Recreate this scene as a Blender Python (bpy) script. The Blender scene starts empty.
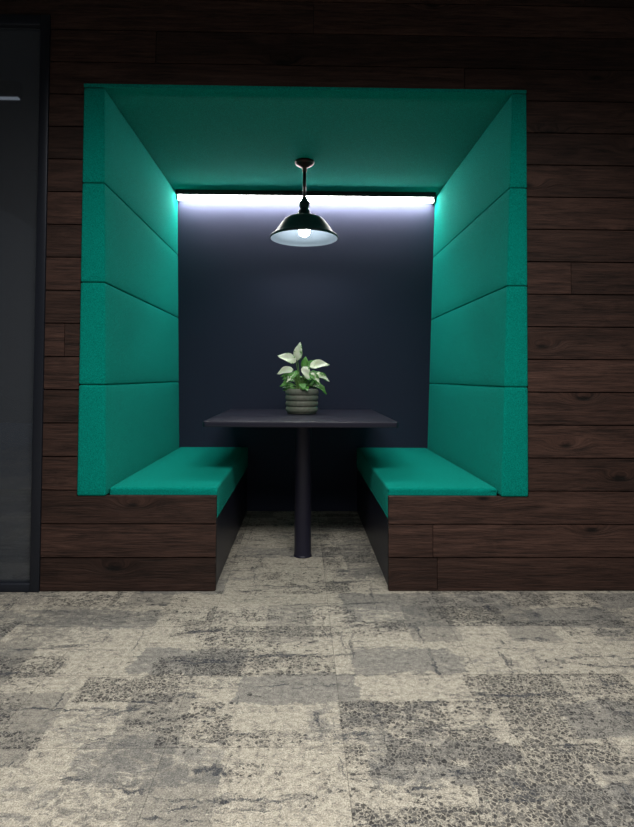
import bpy, bmesh, math, random
from mathutils import Vector, Matrix, Euler
random.seed(7)
S=bpy.context.scene
COL=S.collection
try:
    S.view_settings.view_transform='Standard'
    S.view_settings.look='None'
except Exception as e: print(e)

D=2.587; DB=4.12
XL,XR=-1.040,1.068
ZB,ZT=0.438,2.375

# ---------------------------------------------------------------- helpers
def mat(name,color=(.5,.5,.5),rough=.5,metal=0,emit=None,es=0,spec=.5,sheen=0):
    m=bpy.data.materials.new(name); m.use_nodes=True
    b=m.node_tree.nodes['Principled BSDF']
    b.inputs['Base Color'].default_value=(*color,1)
    b.inputs['Roughness'].default_value=rough
    b.inputs['Metallic'].default_value=metal
    b.inputs['Specular IOR Level'].default_value=spec
    b.inputs['Sheen Weight'].default_value=sheen
    if emit:
        b.inputs['Emission Color'].default_value=(*emit,1)
        b.inputs['Emission Strength'].default_value=es
    return m
class NT:
    def __init__(s,m): s.t=m.node_tree; s.b=s.t.nodes['Principled BSDF']
    def n(s,typ,**kw):
        x=s.t.nodes.new(typ)
        for k,v in kw.items(): setattr(x,k,v)
        return x
    def l(s,a,b): s.t.links.new(a,b)
    def setin(s,sock,v):
        if hasattr(v,'is_output'): s.l(v,sock)
        else: sock.default_value=v
    def math(s,op,a,b=0.0,c=None,clamp=False):
        x=s.n('ShaderNodeMath',operation=op,use_clamp=clamp)
        s.setin(x.inputs[0],a); s.setin(x.inputs[1],b)
        if c is not None: s.setin(x.inputs[2],c)
        return x.outputs[0]
    def mapping(s,vec,scale=(1,1,1),loc=(0,0,0)):
        x=s.n('ShaderNodeMapping'); s.l(vec,x.inputs[0])
        x.inputs['Scale'].default_value=scale; x.inputs['Location'].default_value=loc
        return x.outputs[0]
    def noise(s,vec,scale,detail=4,rough=.5,dist=0):
        x=s.n('ShaderNodeTexNoise'); s.l(vec,x.inputs['Vector'])
        x.inputs['Scale'].default_value=scale; x.inputs['Detail'].default_value=detail
        x.inputs['Roughness'].default_value=rough; x.inputs['Distortion'].default_value=dist
        return x
    def ramp(s,fac,stops,interp='LINEAR'):
        x=s.n('ShaderNodeValToRGB'); s.l(fac,x.inputs[0]); r=x.color_ramp; r.interpolation=interp
        while len(r.elements)<len(stops): r.elements.new(.5)
        for e,(p,c) in zip(r.elements,stops):
            e.position=p; e.color=(*c,1) if len(c)==3 else c
        return x.outputs[0]
    def step(s,v,a,b):
        x=s.n('ShaderNodeMapRange',interpolation_type='SMOOTHSTEP'); s.setin(x.inputs[0],v)
        x.inputs[1].default_value=a; x.inputs[2].default_value=b
        return x.outputs[0]
    def mix(s,f,a,b,mode='MIX'):
        x=s.n('ShaderNodeMix',data_type='RGBA',blend_type=mode)
        s.setin(x.inputs[0],f)
        for i,v in ((6,a),(7,b)):
            if hasattr(v,'is_output'): s.l(v,x.inputs[i])
            else: x.inputs[i].default_value=(*v,1)
        return x.outputs[2]
    def bump(s,h,strength=.3,dist=.01):
        x=s.n('ShaderNodeBump'); s.l(h,x.inputs['Height'])
        x.inputs['Strength'].default_value=strength; x.inputs['Distance'].default_value=dist
        s.l(x.outputs[0],s.b.inputs['Normal'])

def finish(me,name,m,smooth=False):
    if m: me.materials.append(m)
    o=bpy.data.objects.new(name,me); COL.objects.link(o)
    if smooth:
        for p in me.polygons: p.use_smooth=True
    return o
def group(name,parts,loc=(0,0,0)):
    e=bpy.data.objects.new(name,None); e.location=loc; COL.objects.link(e)
    e.empty_display_size=.1
    bpy.context.view_layer.update()
    for p in parts:
        p.parent=e; p.matrix_parent_inverse=Matrix.Translation(-Vector(loc))
    return e
def boxes(name,bl,m,rnd=None):
    vs=[];fs=[];att=[]
    for i,(x0,x1,y0,y1,z0,z1) in enumerate(bl):
        b=len(vs)
        vs+=[(x0,y0,z0),(x1,y0,z0),(x1,y1,z0),(x0,y1,z0),(x0,y0,z1),(x1,y0,z1),(x1,y1,z1),(x0,y1,z1)]
        fs+=[tuple(b+k for k in f) for f in ((0,3,2,1),(4,5,6,7),(0,1,5,4),(1,2,6,5),(2,3,7,6),(3,0,4,7))]
        if rnd: att+=[rnd[i]]*6
    me=bpy.data.meshes.new(name); me.from_pydata(vs,[],fs)
    if rnd:
        a=me.attributes.new('rnd','FLOAT','FACE'); a.data.foreach_set('value',att)
    return finish(me,name,m)
def bevel(o,w,seg=3):
    b=o.modifiers.new('bevel','BEVEL'); b.width=w; b.segments=seg; b.limit_method='ANGLE'; b.angle_limit=math.radians(40)
    for p in o.data.polygons: p.use_smooth=True
    return o
def lathe(name,prof,m,seg=64,loc=(0,0,0),closed=False):
    vs=[];fs=[]
    n=len(prof)
    for i in range(seg):
        a=2*math.pi*i/seg
        for r,z in prof: vs.append((loc[0]+r*math.cos(a),loc[1]+r*math.sin(a),loc[2]+z))
    for i in range(seg):
        j=(i+1)%seg
        for k in range(n-1 if not closed else n):
            k2=(k+1)%n
            fs.append((i*n+k,j*n+k,j*n+k2,i*n+k2))
    me=bpy.data.meshes.new(name); me.from_pydata(vs,[],fs)
    bm=bmesh.new(); bm.from_mesh(me)
    bmesh.ops.remove_doubles(bm,verts=bm.verts,dist=1e-5)
    bmesh.ops.recalc_face_normals(bm,faces=bm.faces); bm.to_mesh(me); bm.free()
    o=finish(me,name,m,True)
    return o
def pillow(name,corners,m,bulge=(0,0,0),bev=.014):
    """padded hexahedron; corners = 8 pts, bit0=x bit1=y bit2=z, bulge pushes faces outwards"""
    bm=bmesh.new()
    N=14
    C=[Vector(c) for c in corners]
    def tri(u,v,w):
        p=Vector((0,0,0))
        for i in range(8):
            k=(u if i&1 else 1-u)*(v if i&2 else 1-v)*(w if i&4 else 1-w)
            p+=C[i]*k
        return p
    def f(t): return (1-abs(2*t-1)**6)
    cache={}
    def vert(i,j,k):
        if (i,j,k) in cache: return cache[(i,j,k)]
        u,v,w=i/N,j/N,k/N
        p=tri(u,v,w)
        if i in(0,N): p.x+=(1 if i else -1)*bulge[0]*f(v)*f(w)
        if j in(0,N): p.y+=(1 if j else -1)*bulge[1]*f(u)*f(w)
        if k in(0,N): p.z+=(1 if k else -1)*bulge[2]*f(u)*f(v)
        cache[(i,j,k)]=bm.verts.new(p); return cache[(i,j,k)]
    for a in range(N):
        for b in range(N):
            for s in (0,N):
                for q in ([(s,a,b),(s,a+1,b),(s,a+1,b+1),(s,a,b+1)],[(a,s,b),(a+1,s,b),(a+1,s,b+1),(a,s,b+1)],[(a,b,s),(a+1,b,s),(a+1,b+1,s),(a,b+1,s)]):
                    bm.faces.new([vert(*t) for t in q])
    bmesh.ops.recalc_face_normals(bm,faces=bm.faces)
    me=bpy.data.meshes.new(name); bm.to_mesh(me); bm.free()
    o=finish(me,name,m); bevel(o,bev,4)
    o.modifiers['bevel'].angle_limit=math.radians(55)
    return o

# ---------------------------------------------------------------- materials
m_teal=mat('teal_fabric',(.004,.33,.25),1.0,spec=.03,sheen=.08)
k=NT(m_teal); tc=k.n('ShaderNodeTexCoord').outputs['Object']
n1=k.noise(tc,230,4,.8); n2=k.noise(tc,6,3,.5)
c=k.mix(k.step(n1.outputs[0],.32,.68),(.0005,.155,.124),(.0025,.39,.315))
c2=k.mix(k.math('MULTIPLY',n2.outputs[0],.25),c,(.001,.20,.158))
k.l(c2,k.b.inputs['Base Color']); k.bump(n1.outputs[0],.7,.005)
k.b.inputs['Sheen Tint'].default_value=(.2,.9,.8,1)

m_navy=mat('navy_paint',(.025,.030,.062),.68,spec=.3)
k=NT(m_navy); tc=k.n('ShaderNodeTexCoord').outputs['Object']
n=k.noise(tc,260,2,.5); k.bump(n.outputs[0],.06,.002)
m_navy2=mat('navy_laminate',(.018,.019,.036),.40,spec=.45)
k=NT(m_navy2); tc=k.n('ShaderNodeTexCoord').outputs['Object']
n=k.noise(tc,300,2,.5); k.l(k.ramp(n.outputs[0],[(0,(.008,.008,.020)),(1,(.015,.015,.033))]),k.b.inputs['Base Color'])

# wood planks
m_wood=mat('dark_oak_planks',(.06,.03,.02),.6,spec=.25)
k=NT(m_wood); tc=k.n('ShaderNodeTexCoord').outputs['Object']
at=k.n('ShaderNodeAttribute',attribute_name='rnd').outputs['Fac']
off=k.n('ShaderNodeCombineXYZ'); k.l(k.math('MULTIPLY',at,37.0),off.inputs[0]); k.l(k.math('MULTIPLY',at,11.0),off.inputs[2])
va=k.n('ShaderNodeVectorMath',operation='ADD'); k.l(tc,va.inputs[0]); k.l(off.outputs[0],va.inputs[1]); V=va.outputs[0]
s3=k.n('ShaderNodeSeparateXYZ'); k.l(V,s3.inputs[0])
xz=k.n('ShaderNodeCombineXYZ'); k.l(k.math('MULTIPLY',s3.outputs[0],1.2),xz.inputs[0]); k.l(k.math('MULTIPLY',s3.outputs[2],3.4),xz.inputs[1])
vk=k.n('ShaderNodeTexVoronoi',voronoi_dimensions='2D'); k.l(xz.outputs[0],vk.inputs['Vector']); vk.inputs['Scale'].default_value=1.0
kd0=vk.outputs['Distance']
bend=k.n('ShaderNodeCombineXYZ'); k.l(k.math('MULTIPLY',k.math('SUBTRACT',1.0,k.step(kd0,.0,.18)),.05),bend.inputs[2])
vb=k.n('ShaderNodeVectorMath',operation='ADD'); k.l(V,vb.inputs[0]); k.l(bend.outputs[0],vb.inputs[1]); W=vb.outputs[0]
g1=k.noise(k.mapping(W,(1.6,1,16)),1.0,6,.72,.9).outputs[0]
g2=k.noise(k.mapping(W,(6,1,110)),1.0,4,.75,.3).outputs[0]
g3=k.noise(k.mapping(W,(2.6,1,8)),1.0,6,.72,.7).outputs[0]
base=k.ramp(g1,[(.32,(.012,.0056,.0046)),(.5,(.042,.0212,.0165)),(.68,(.092,.048,.037))])
base=k.mix(k.step(g3,.48,.66),base,(.015,.0082,.0068))
x=k.mix(.42,base,k.ramp(g2,[(.34,(.005,.0027,.0023)),(.66,(.118,.060,.045))]))
tone=k.math('MULTIPLY_ADD',at,.60,.58)
hs=k.n('ShaderNodeHueSaturation'); k.l(x,hs.inputs['Color']); k.l(tone,hs.inputs['Value']); hs.inputs['Saturation'].default_value=1.0
kd=k.math('ADD',kd0,k.math('MULTIPLY_ADD',g1,.10,-.05))
kn=k.math('SUBTRACT',1.0,k.step(kd,.01,.06),clamp=True)
fin=k.mix(k.math('MULTIPLY',kn,.9),hs.outputs[0],(.003,.002,.0018))
k.l(fin,k.b.inputs['Base Color']); k.bump(g2,.8,.006)
k.l(k.math('MULTIPLY_ADD',g3,.3,.5),k.b.inputs['Roughness'])

m_black=mat('shadow_backing',(.004,.003,.003),.9)
m_frame=mat('dark_anodised_frame',(.022,.026,.038),.4,.5)
m_white=mat('ceiling_paint',(.12,.12,.125),.9)

# carpet
m_car=mat('carpet_tiles',(.3,.29,.26),.97,spec=.06)
k=NT(m_car); tc=k.n('ShaderNodeTexCoord').outputs['Object']
def cells(vec,w,h,off,frq,mort=0.0,loc=(0,0,0)):
    b=k.n('ShaderNodeTexBrick',offset=off,offset_frequency=frq,squash=1.0)
    k.l(k.mapping(vec,(1,1,1),loc),b.inputs['Vector'])
    b.inputs['Color1'].default_value=(0,0,0,1); b.inputs['Color2'].default_value=(1,1,1,1)
    b.inputs['Scale'].default_value=1; b.inputs['Mortar Size'].default_value=mort; b.inputs['Mortar'].default_value=(.5,.5,.5,1)
    b.inputs['Brick Width'].default_value=w; b.inputs['Row Height'].default_value=h
    return b
def warp(scale,amt,src=None,det=5):
    nz=k.noise(tc,scale,det,.75)
    sb=k.n('ShaderNodeVectorMath',operation='SUBTRACT'); k.l(nz.outputs['Color'],sb.inputs[0]); sb.inputs[1].default_value=(.5,.5,.5)
    sc=k.n('ShaderNodeVectorMath',operation='SCALE'); k.l(sb.outputs[0],sc.inputs[0]); sc.inputs['Scale'].default_value=amt
    ad=k.n('ShaderNodeVectorMath',operation='ADD'); k.l(src or tc,ad.inputs[0]); k.l(sc.outputs[0],ad.inputs[1]); return ad.outputs[0]
R=warp(24,.055); R2=warp(9,.13)
TL=(-.12-.48*9,-.07-.36*5,0)
A=cells(tc,.48,.36,0,2,0,TL).outputs['Color']
B=cells(R,.31,.14,.37,2,0,(.7,.1,0)).outputs['Color']
Cc=cells(R2,.38,.17,.43,3,0,(.2,.5,0)).outputs['Color']
D2=cells(R,.19,.33,.3,2,0,(.33,.21,0)).outputs['Color']
big=k.noise(tc,2.4,5,.65).outputs[0]
med=k.noise(k.mapping(tc,(1,1.7,1)),11,6,.82,.7).outputs[0]
fine=k.noise(tc,60,5,.85).outputs[0]
fib=k.noise(tc,230,2,.85).outputs[0]
mot=k.noise(k.mapping(tc,(1,1.6,1)),26,6,.88,.7).outputs[0]
light=k.ramp(fine,[(.32,(.20,.182,.150)),(.5,(.40,.37,.31)),(.68,(.56,.52,.44))])
gm=k.math('ADD',k.math('MULTIPLY',Cc,.8),k.math('MULTIPLY_ADD',med,1.7,-.85))
grey=k.ramp(fine,[(.3,(.075,.077,.080)),(.7,(.25,.245,.232))])
light=k.mix(k.math('MULTIPLY',k.step(gm,.42,.62),.66),light,grey)
light=k.mix(k.math('MULTIPLY',k.step(mot,.52,.59),.50),light,(.10,.098,.096))
light=k.mix(k.math('MULTIPLY',k.step(k.math('ADD',D2,k.math('MULTIPLY_ADD',mot,1.0,-.5)),.80,.86),.45),light,(.10,.10,.10))
dn=k.math('MULTIPLY_ADD',A,.50,k.math('MULTIPLY',B,.50))
dn=k.math('ADD',dn,k.math('MULTIPLY_ADD',med,1.4,-.70))
dn=k.math('ADD',dn,k.math('MULTIPLY_ADD',big,.4,-.20))
dens=k.math('MULTIPLY',k.step(dn,.46,.80),.92)
def pebbles(scale,r0,r1,seed):
    w=warp(90,.010,k.mapping(tc,(1,1,1),(seed,seed*2,0)),2)
    v=k.n('ShaderNodeTexVoronoi',feature='DISTANCE_TO_EDGE'); k.l(w,v.inputs['Vector']); v.inputs['Scale'].default_value=scale
    u=k.n('ShaderNodeTexVoronoi'); k.l(w,u.inputs['Vector']); u.inputs['Scale'].default_value=scale
    s=k.n('ShaderNodeSeparateColor'); k.l(u.outputs['Color'],s.inputs[0])
    on=k.step(k.math('SUBTRACT',dens,s.outputs[0]),-.03,.05)
    return k.math('MULTIPLY',k.step(v.outputs['Distance'],r0,r1),on),s.outputs[1]
p1,c1=pebbles(82,.03,.15,0.0)
p2,c2_=pebbles(150,.05,.2,3.3)
pc=k.ramp(c1,[(0,(.020,.020,.023)),(.6,(.052,.051,.052)),(1,(.13,.124,.114))])
light=k.mix(k.math('MULTIPLY',dens,.20),light,(.20,.19,.17))
col=k.mix(k.math('MULTIPLY',p2,.45),light,(.06,.058,.058))
col=k.mix(k.math('MULTIPLY',p1,.85),col,pc)
s1=k.noise(k.mapping(R,(2.0,16,1)),1,6,.8,.8).outputs[0]
s2=k.noise(k.mapping(R,(17,2.2,1),(4,2,0)),1,6,.8,.8).outputs[0]
st=k.math('MAXIMUM',k.step(s1,.57,.625),k.step(s2,.60,.65))
st=k.math('MULTIPLY',st,k.step(fine,.38,.50))
col=k.mix(k.math('MULTIPLY',st,.85),col,(.030,.036,.049))
sp=k.step(k.noise(tc,120,4,.8).outputs[0],.55,.62)
col=k.mix(k.math('MULTIPLY',sp,.45),col,(.05,.05,.05))
J=cells(tc,.48,.36,0,2,.0014,TL).outputs['Fac']
col=k.mix(k.math('MULTIPLY',J,.4),col,(.03,.03,.03))
col=k.mix(1.0,col,k.ramp(fib,[(.25,(.42,.42,.42)),(.75,(1.75,1.75,1.75))]),'MULTIPLY')
k.l(col,k.b.inputs['Base Color'])
k.bump(fib,.7,.005)

# ---------------------------------------------------------------- floor & ceiling
boxes('floor',[(-4,4,-3.5,DB+.1,-.05,0)],m_car)
boxes('ceiling',[(-4,4,-3.5,D,3.2,3.3)],m_white)

# ---------------------------------------------------------------- wood wall
PH=.155; G=.0028; DX=-1.200; DZ=2.70
BLx,BRx=-.396,.410
zs_crit=[0,ZB,ZT,DZ,3.2]
bl=[];rn=[]
def solid_ranges(zm):
    if zm<ZB: r=[(DX,BLx),(BRx,4)]
    elif zm<ZT: r=[(DX,XL),(XR,4)]
    elif zm<DZ: r=[(DX,4)]
    else: r=[(-4,4)]
    return r
z=0
while z<3.2:
    z1=min(z+PH,3.2)
    cuts=[-4]; x=-4-random.uniform(0,1.5)
    while x<4:
        x+=random.uniform(2.0,3.4)
        if x>-3.9: cuts.append(min(x,4))
    cr=[random.random() for _ in cuts]
    sub=[z]+[q for q in zs_crit if z<q<z1]+[z1]
    for si in range(len(sub)-1):
        a,b=sub[si],sub[si+1]
        a2=a+(G if si==0 else 0); b2=b-(G if si==len(sub)-2 else 0)
        for (p,q) in solid_ranges((a+b)/2):
            for ci in range(len(cuts)-1):
                u,v=max(p,cuts[ci]),min(q,cuts[ci+1])
                if v-u<.01: continue
                u2=u+(G*.5 if u==cuts[ci] and u>p else 0); v2=v-(G*.5 if v==cuts[ci+1] and v<q else 0)
                bl.append((u2,v2,D,D+.018,a2,b2)); rn.append(cr[ci])
    z=z1
planks=boxes('planks',bl,m_wood,rn)
back=boxes('substrate',[(DX,BLx,D+.018,D+.03,0,ZB),(BRx,4,D+.018,D+.03,0,ZB),
    (DX,XL,D+.018,D+.06,ZB,DZ),(XR,4,D+.018,D+.06,ZB,DZ),(XL,XR,D+.018,D+.06,ZT,DZ),(-4,4,D+.018,D+.06,DZ,3.2)],m_black)
group('wall_front',[planks,back],(0,D,0))

# ---------------------------------------------------------------- nook shell
boxes('wall_back',[(XL-.05,XR+.05,DB,DB+.08,0,2.5)],m_navy)
boxes('wall_left',[(XL-.05,XL-.002,D+.061,DB,0,2.5)],m_navy)
boxes('wall_right',[(XR+.002,XR+.05,D+.061,DB,0,2.5)],m_navy)

ZP=[.438,.953,1.432,1.901,2.356]
def inner(side,z):
    t=(z-.441)/(2.343-.441)
    return (-.905-.036*t) if side<0 else (.938+.058*t)
for side in (-1,1):
    parts=[]
    for i in range(4):
        z0,z1=ZP[i]+.0012,ZP[i+1]-.0012
        y0,y1=D-.006,DB-.002
        xb0,xb1=inner(side,z0),inner(side,z1)
        if side<0:
            xo=XL+.002
            cs=[(xo,y0,z0),(xb0,y0,z0),(xo,y1,z0),(xb0,y1,z0),(xo,y0,z1),(xb1,y0,z1),(xo,y1,z1),(xb1,y1,z1)]
        else:
            xo=XR-.002
            cs=[(xb0,y0,z0),(xo,y0,z0),(xb0,y1,z0),(xo,y1,z0),(xb1,y0,z1),(xo,y0,z1),(xb1,y1,z1),(xo,y1,z1)]
        parts.append(pillow('pad_%d'%(i+1),cs,m_teal,(.008,.002,.0),bev=.012))
    group('upholstered_wall_panel',parts,(side,3.3,0))
z0,z1=2.358,2.374
xm0,xm1=XL+.002,XR-.002
cp=pillow('upholstered_ceiling_panel',[(xm0,D-.006,z0),(xm1,D-.006,z0),(xm0,DB-.002,z0),(xm1,DB-.002,z0),(xm0,D-.006,z1),(xm1,D-.006,z1),(xm0,DB-.002,z1),(xm1,DB-.002,z1)],m_teal,(0,0,0),bev=.006)

# ---------------------------------------------------------------- benches
for side in (-1,1):
    xi=BLx if side<0 else BRx
    xo=-.902 if side<0 else .932
    a,b=min(xi,xo),max(xi,xo)
    y0,y1=D+.031,DB-.002
    zc,zt=.320,.472
    cs=[(a,y0,zc),(b,y0,zc),(a,y1,zc),(b,y1,zc),(a,y0,zt),(b,y0,zt),(a,y1,zt),(b,y1,zt)]
    cu=pillow('seat_cushion',cs,m_teal,(.0,.0,.006),bev=.024)
    base=boxes('base_panel',[(a+(.006 if side>0 else 0),b-(.006 if side<0 else 0),y0,y1,0,zc-.001)],m_navy2)
    group('booth_bench',[cu,base],((a+b)/2,3.3,0))

# ---------------------------------------------------------------- LED strip
m_led=mat('led_diffuser',(.9,.9,.9),.5,emit=(1.0,.98,.95),es=86)
m_alu=mat('led_channel_metal',(.02,.02,.022),.6,.3)
xa,xb=-.93,.975
led=boxes('diffuser',[(xa+.004,xb-.004,DB-.074,DB-.046,2.300,2.330)],m_led); bevel(led,.006,3)
ch=boxes('channel',[(xa,xb,DB-.125,DB-.002,2.3305,2.356),(xa,xb,DB-.125,DB-.120,2.322,2.3305),(xa,xa+.0035,DB-.076,DB-.003,2.30,2.3305),(xb-.0035,xb,DB-.076,DB-.003,2.30,2.3305)],m_alu)
group('led_strip_light',[led,ch],(0,DB,2.3))

# ---------------------------------------------------------------- pendant lamp
LX,LY=.008,3.45; RZ=1.868
m_en=mat('enamel_dark_green',(.009,.022,.026),.5,spec=.4)
m_in=mat('enamel_pale_grey',(.10,.125,.145),.45)
m_br=mat('bronze_canopy',(.045,.016,.014),.4,.5)
m_rod=mat('black_stem',(.012,.012,.014),.45,.4)
m_bulb=mat('bulb_glass',(1,1,1),.3,emit=(.96,.98,1),es=100)
sh=lathe('shade',[(.030,.235),(.034,.225),(.034,.205),(.029,.20),(.029,.180),(.037,.175),(.040,.150),(.050,.144),(.088,.136),(.118,.122),(.142,.098),(.163,.068),(.182,.040),(.197,.022),(.212,.014),(.215,.010),(.215,.0),(.210,-.001)],m_en,72,(LX,LY,RZ))
shi=lathe('shade_lining',[(.210,-.001),(.208,.006),(.194,.017),(.178,.035),(.159,.062),(.138,.091),(.114,.115),(.086,.129),(.04,.136),(.0,.137)],m_in,72,(LX,LY,RZ))
rod=lathe('stem',[(0,.232),(.0105,.232),(.0105,.46),(0,.46)],m_rod,20,(LX,LY,RZ))
neck=lathe('socket_cap',[(0,.262),(.014,.262),(.020,.250),(.026,.236),(.030,.234),(0,.232)],m_rod,32,(LX,LY,RZ))
cz=2.357-RZ
can=lathe('ceiling_canopy',[(0,cz-.001),(.062,cz-.001),(.062,cz-.010),(.052,cz-.022),(.030,cz-.032),(.016,cz-.040),(.014,cz-.065),(0,cz-.067)],m_br,40,(LX,LY,RZ))
bulb=lathe('bulb',[(0,.012),(.015,.014),(.030,.025),(.036,.042),(.032,.062),(.020,.085),(.014,.100),(.014,.133),(0,.133)],m_bulb,32,(LX,LY,RZ))
group('pendant_lamp',[sh,shi,rod,neck,can,bulb],(LX,LY,RZ))

# ---------------------------------------------------------------- table
TX=-.004; TW=.527; TY0=2.955; TZ=.755
def rounded_top(name,m):
    bm=bmesh.new(); pts=[]
    r=.02
    def arc(cx,cy,a0,a1,r=r):
        for i in range(9):
            a=math.radians(a0+(a1-a0)*i/8); pts.append((cx+r*math.cos(a),cy+r*math.sin(a)))
    arc(TX-TW+r,TY0+r,180,270); arc(TX+TW-r,TY0+r,270,360)
    pts.append((TX+TW,DB-.002)); pts.append((TX-TW,DB-.002))
    f=bm.faces.new([bm.verts.new((x,y,TZ-.030)) for x,y in pts])
    e=bmesh.ops.extrude_face_region(bm,geom=[f])
    for v in e['geom']:
        if isinstance(v,bmesh.types.BMVert): v.co.z=TZ
    bmesh.ops.recalc_face_normals(bm,faces=bm.faces)
    me=bpy.data.meshes.new(name); bm.to_mesh(me); bm.free()
    o=finish(me,name,m); bevel(o,.003,2); return o
top=rounded_top('table_top',m_navy2)
LYT=3.10; zt_=TZ-.0305
leg=lathe('leg',[(0,.0),(.051,.0),(.051,.006),(.0475,.009),(.047,.012),(.047,zt_-.007),(.10,zt_-.005),(.10,zt_),(0,zt_)],m_navy2,40,(.010,LYT,0))
cleat=boxes('wall_cleat',[(TX-.40,TX+.40,DB-.04,DB-.002,.69,zt_)],m_navy2)
group('booth_table',[top,leg,cleat],(TX,3.5,0))

# ---------------------------------------------------------------- potted plant
PX,PY=.000,3.62
m_pot=mat('glazed_sage_ceramic',(.13,.135,.10),.5)
k=NT(m_pot); tc=k.n('ShaderNodeTexCoord').outputs['Object']
n=k.noise(tc,60,4,.6); k.l(k.ramp(n.outputs[0],[(.3,(.16,.165,.13)),(.7,(.23,.235,.19))]),k.b.inputs['Base Color'])
prof=[(0,.001),(.088,.001),(.096,.006)]
H=.163; nr=4
for i in range(nr):
    zc=.012+ (i+.5)*(H-.016)/nr; hr=(H-.016)/nr/2
    for j in range(-4,5):
        a=j/4*math.radians(80)
        prof.append((.095+.006*i/nr+.011*math.cos(a),zc+hr*math.sin(a)*.98))
prof+=[(.094,H),(.088,H-.002),(.085,H-.03),(0,H-.03)]
pot=lathe('ribbed_pot',prof,m_pot,56,(PX,PY,TZ))
m_soil=mat('soil',(.02,.014,.01),.95)
soil=lathe('soil',[(0,H-.012),(.04,H-.014),(.085,H-.02),(0,H-.028)],m_soil,32,(PX,PY,TZ))
m_leaf=mat('variegated_leaf',(.1,.3,.05),.42,spec=.4)
k=NT(m_leaf); uv=k.n('ShaderNodeTexCoord').outputs['UV']; ob=k.n('ShaderNodeTexCoord').outputs['Object']
sx=k.n('ShaderNodeSeparateXYZ'); k.l(uv,sx.inputs[0])
edge=k.math('ABSOLUTE',k.math('SUBTRACT',sx.outputs[0],.42))
nn=k.noise(ob,26,5,.7).outputs[0]
w=k.math('ADD',k.math('MULTIPLY',edge,.8),k.math('MULTIPLY',nn,1.5))
at=k.n('ShaderNodeAttribute',attribute_name='rnd').outputs['Fac']
w=k.math('ADD',w,k.math('MULTIPLY',at,.6))
cl=k.ramp(nn,[(.35,(.90,.93,.80)),(.65,(.78,.88,.58))])
gm=k.step(w,1.10,1.18)
green=k.ramp(nn,[(.3,(.035,.16,.022)),(.7,(.14,.40,.07))])
k.l(k.mix(gm,cl,green),k.b.inputs['Base Color'])
lv=[];lf=[];luv=[];la=[]
sv=[];sf=[]
def tube(p0,p1,p2,r):
    n=8;base=len(sv)
    for i in range(n+1):
        t=i/n; p=p0*(1-t)**2+p1*2*t*(1-t)+p2*t*t
        d=(p1-p0)*(1-t)+(p2-p1)*t; d.normalize()
        a=d.orthogonal().normalized(); b=d.cross(a)
        for j in range(6):
            an=j*math.pi/3; q=p+(a*math.cos(an)+b*math.sin(an))*r*(1-.35*t); sv.append(tuple(q))
    for i in range(n):
        for j in range(6):
            sf.append((base+i*6+j,base+i*6+(j+1)%6,base+(i+1)*6+(j+1)%6,base+(i+1)*6+j))
def leaf(base,dirv,nrm,L,W,droop,rv):
    d=dirv.normalized(); s=d.cross(nrm).normalized(); n=s.cross(d).normalized()
    NU,NV=6,12; b0=len(lv)
    for i in range(NV+1):
        t=i/NV
        w=W*.5*(math.sin(math.pi*min(1,t**.72))**.75)*(1-.2*t)+.0006
        ang=droop*t
        c=base+d*(L*math.sin(ang)/max(droop,1e-3))-n*(L*(1-math.cos(ang))/max(droop,1e-3))
        tn=(n*math.cos(ang)+d*math.sin(ang))
        for j in range(NU+1):
            q=(j/NU-.5)*2
            p=c+s*(q*w)+tn*(abs(q)*w*.30+.004*math.sin(t*9+q*3))
            lv.append(tuple(p)); luv.append((j/NU,t))
    for i in range(NV):
        for j in range(NU):
            a=b0+i*(NU+1)+j
            lf.append((a,a+1,a+NU+2,a+NU+1)); la.append(rv)
C0=Vector((PX,PY,TZ+H-.02))
hero=[((-.040,-.01,.195),(-.80,-.1,.42),(.3,-1,.7),.130,.080,.5,-.1),
      ((-.030,.0,.205),(.10,.0,1),(-.3,-1,.2),.125,.066,.25,.05),
      ((-.058,-.03,.145),(-1,-.2,-.05),(-.1,-1,.8),.112,.062,.7,-.2),
      ((.050,-.02,.165),(.9,-.1,.30),(-.2,-1,.8),.135,.076,.7,-.05),
      ((.080,-.03,.115),(1,-.3,-.15),(.1,-.9,1),.112,.060,.8,.2),
      ((.010,-.05,.165),(.35,-.5,-.8),(0,-1,.5),.100,.058,.4,.0),
      ((-.045,-.05,.125),(-.55,-.5,-.5),(0,-1,.7),.095,.050,.5,.5),
      ((.055,-.05,.125),(.6,-.5,-.6),(0,-1,.7),.100,.052,.5,.4),
      ((.078,-.02,.05),(1,-.5,-.35),(0,-.6,1),.11,.050,.8,.9),
      ((-.06,-.04,.05),(-1,-.5,.2),(0,-.6,1),.09,.050,.8,.9),
      ((.03,.03,.15),(.6,.3,.75),(-.4,-1,.6),.11,.056,.5,.9),
      ((-.03,.04,.11),(-.6,.8,.5),(0,-.6,1),.10,.056,.8,.9),
      ((.0,-.06,.05),(.1,-1,.0),(0,-.6,1),.09,.055,.8,1),
      ((.01,.02,.155),(.2,.2,1),(.1,-1,.3),.085,.05,.3,.9)]
for i in range(30):
    a=random.uniform(0,2*math.pi); r=random.uniform(.02,.075); zz=random.uniform(.02,.12)
    hero.append(((math.cos(a)*r,math.sin(a)*r,zz),(math.cos(a),math.sin(a),random.uniform(-.3,.8)),(0,-.6,1),random.uniform(.065,.10),random.uniform(.034,.048),random.uniform(.5,1.1),random.uniform(.5,1.1)))
for (bp,dv,nv,L,W,dr,rv) in hero:
    b=C0+Vector(bp); d=Vector(dv)
    leaf(b,d,Vector(nv),L,W,dr,rv)
    root=C0+Vector((bp[0]*.35,bp[1]*.35,-.002))
    mid=(root+b)/2+Vector((-bp[0]*.15,0,.02))
    tube(root,mid,b,.0032)
me=bpy.data.meshes.new('leaves'); me.from_pydata(lv,[],lf)
ul=me.uv_layers.new(name='UVMap')
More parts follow.
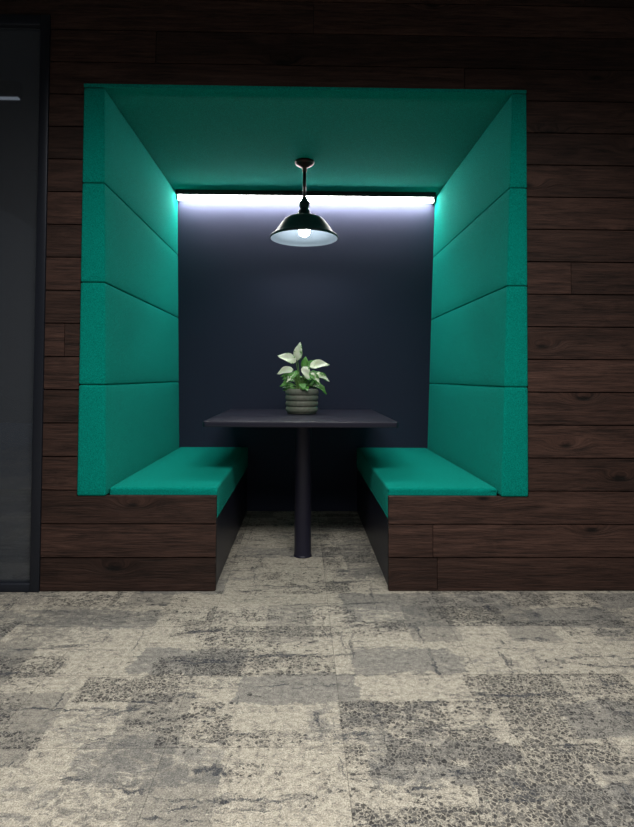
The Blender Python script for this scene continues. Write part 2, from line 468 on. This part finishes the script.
for lp in me.loops: ul.data[lp.index].uv=luv[lp.vertex_index]
a=me.attributes.new('rnd','FLOAT','FACE'); a.data.foreach_set('value',la)
leaves=finish(me,'leaves',m_leaf,True)
m_stem=mat('green_stem',(.16,.30,.08),.5)
me=bpy.data.meshes.new('stems'); me.from_pydata(sv,[],sf); stems=finish(me,'stems',m_stem,True)
group('potted_variegated_plant',[pot,soil,leaves,stems],(PX,PY,TZ))

# ---------------------------------------------------------------- glass door on the left
m_gl=mat('tinted_glass',(.36,.40,.46),.03,spec=.5)
m_gl.node_tree.nodes['Principled BSDF'].inputs['Transmission Weight'].default_value=.9
fr=boxes('frame',[(DX-.045,DX-.001,D-.01,D+.05,0,DZ-.001),(-2.35,DX-.045,D-.01,D+.05,DZ-.05,DZ-.001),(-2.35,DX-.045,D-.01,D+.05,0,.04),(-2.39,-2.35,D-.01,D+.05,0,DZ-.001)],m_frame)
bevel(fr,.003,2)
gl=boxes('glass_pane',[(-2.349,DX-.046,D+.018,D+.026,.041,DZ-.051)],m_gl)
group('door_1',[fr,gl],(-1.8,D,0))
m_dk=mat('dark_room_paint',(.045,.047,.060),.8)
m_dk2=mat('navy_screen_fabric',(.05,.10,.22),.8)
boxes('wall_side_room',[(-5.5,XL-.06,6.2,6.28,0,3.4),(-5.58,-5.5,D+.07,6.28,0,3.4)],m_dk)
boxes('ceiling_side_room',[(-5.5,XL-.06,D+.07,6.19,3.3,3.38)],m_white)
boxes('floor_side_room',[(-5.5,XL-.06,DB+.101,6.19,-.05,0)],m_car)
sc1=boxes('screen',[(-4.6,-1.3,4.6,4.64,.06,.60)],m_dk2); bevel(sc1,.01,3)
sc2=boxes('feet',[(x-.03,x+.03,4.50,4.74,.001,.06) for x in (-4.4,-3.0,-1.5)],m_frame)
group('low_partition_screen',[sc1,sc2],(-3,4.6,0))
m_lin=mat('linear_lamp_lens',(.9,.9,.9),.5,emit=(.9,.95,1),es=.35)
l1=boxes('lens',[(-4.6,-2.24,4.30,4.34,3.17,3.175)],m_lin)
l2=boxes('housing',[(-4.61,-2.23,4.29,4.35,3.176,3.299)],m_frame)
group('linear_ceiling_light',[l1,l2],(-3,4.3,3.2))

# ---------------------------------------------------------------- lights
def area(name,loc,sx,sy,p,rot=(0,0,0),col=(1,1,1),spread=180):
    l=bpy.data.lights.new(name,'AREA'); l.shape='RECTANGLE'; l.size=sx; l.size_y=sy; l.energy=p; l.color=col; l.spread=math.radians(spread)
    o=bpy.data.objects.new(name,l); o.location=loc; o.rotation_euler=rot; COL.objects.link(o); return o
area('ceiling_light_panel',(.1,.75,3.18),2.4,.9,84,col=(1,.97,.92),spread=130)
area('ceiling_light_panel.001',(.1,-1.6,3.18),2.6,.9,46,col=(1,.97,.92),spread=145)

w=bpy.data.worlds.new('world'); S.world=w; w.use_nodes=True
w.node_tree.nodes['Background'].inputs[0].default_value=(.75,.85,1,1)
w.node_tree.nodes['Background'].inputs[1].default_value=.07

# ---------------------------------------------------------------- camera
F=551.0; pitch=math.radians(1.6); yaw=math.radians(1.0); roll=math.radians(.33)
cd=bpy.data.cameras.new('camera'); cam=bpy.data.objects.new('camera',cd); COL.objects.link(cam)
Rm=Euler((math.pi/2+pitch,0,-yaw)).to_matrix()@Matrix.Rotation(roll,3,'Z')
cam.location=(0,0,.995); cam.rotation_euler=Rm.to_euler()
cd.sensor_width=36; cd.lens=F/827*36; cd.clip_start=.02
d=Rm.transposed()@Vector((0,1,0))
vx=317+F*d.x/-d.z; vy=413.5-F*d.y/-d.z
cd.shift_x=(vx-302)/827; cd.shift_y=-(vy-377)/827
S.camera=cam
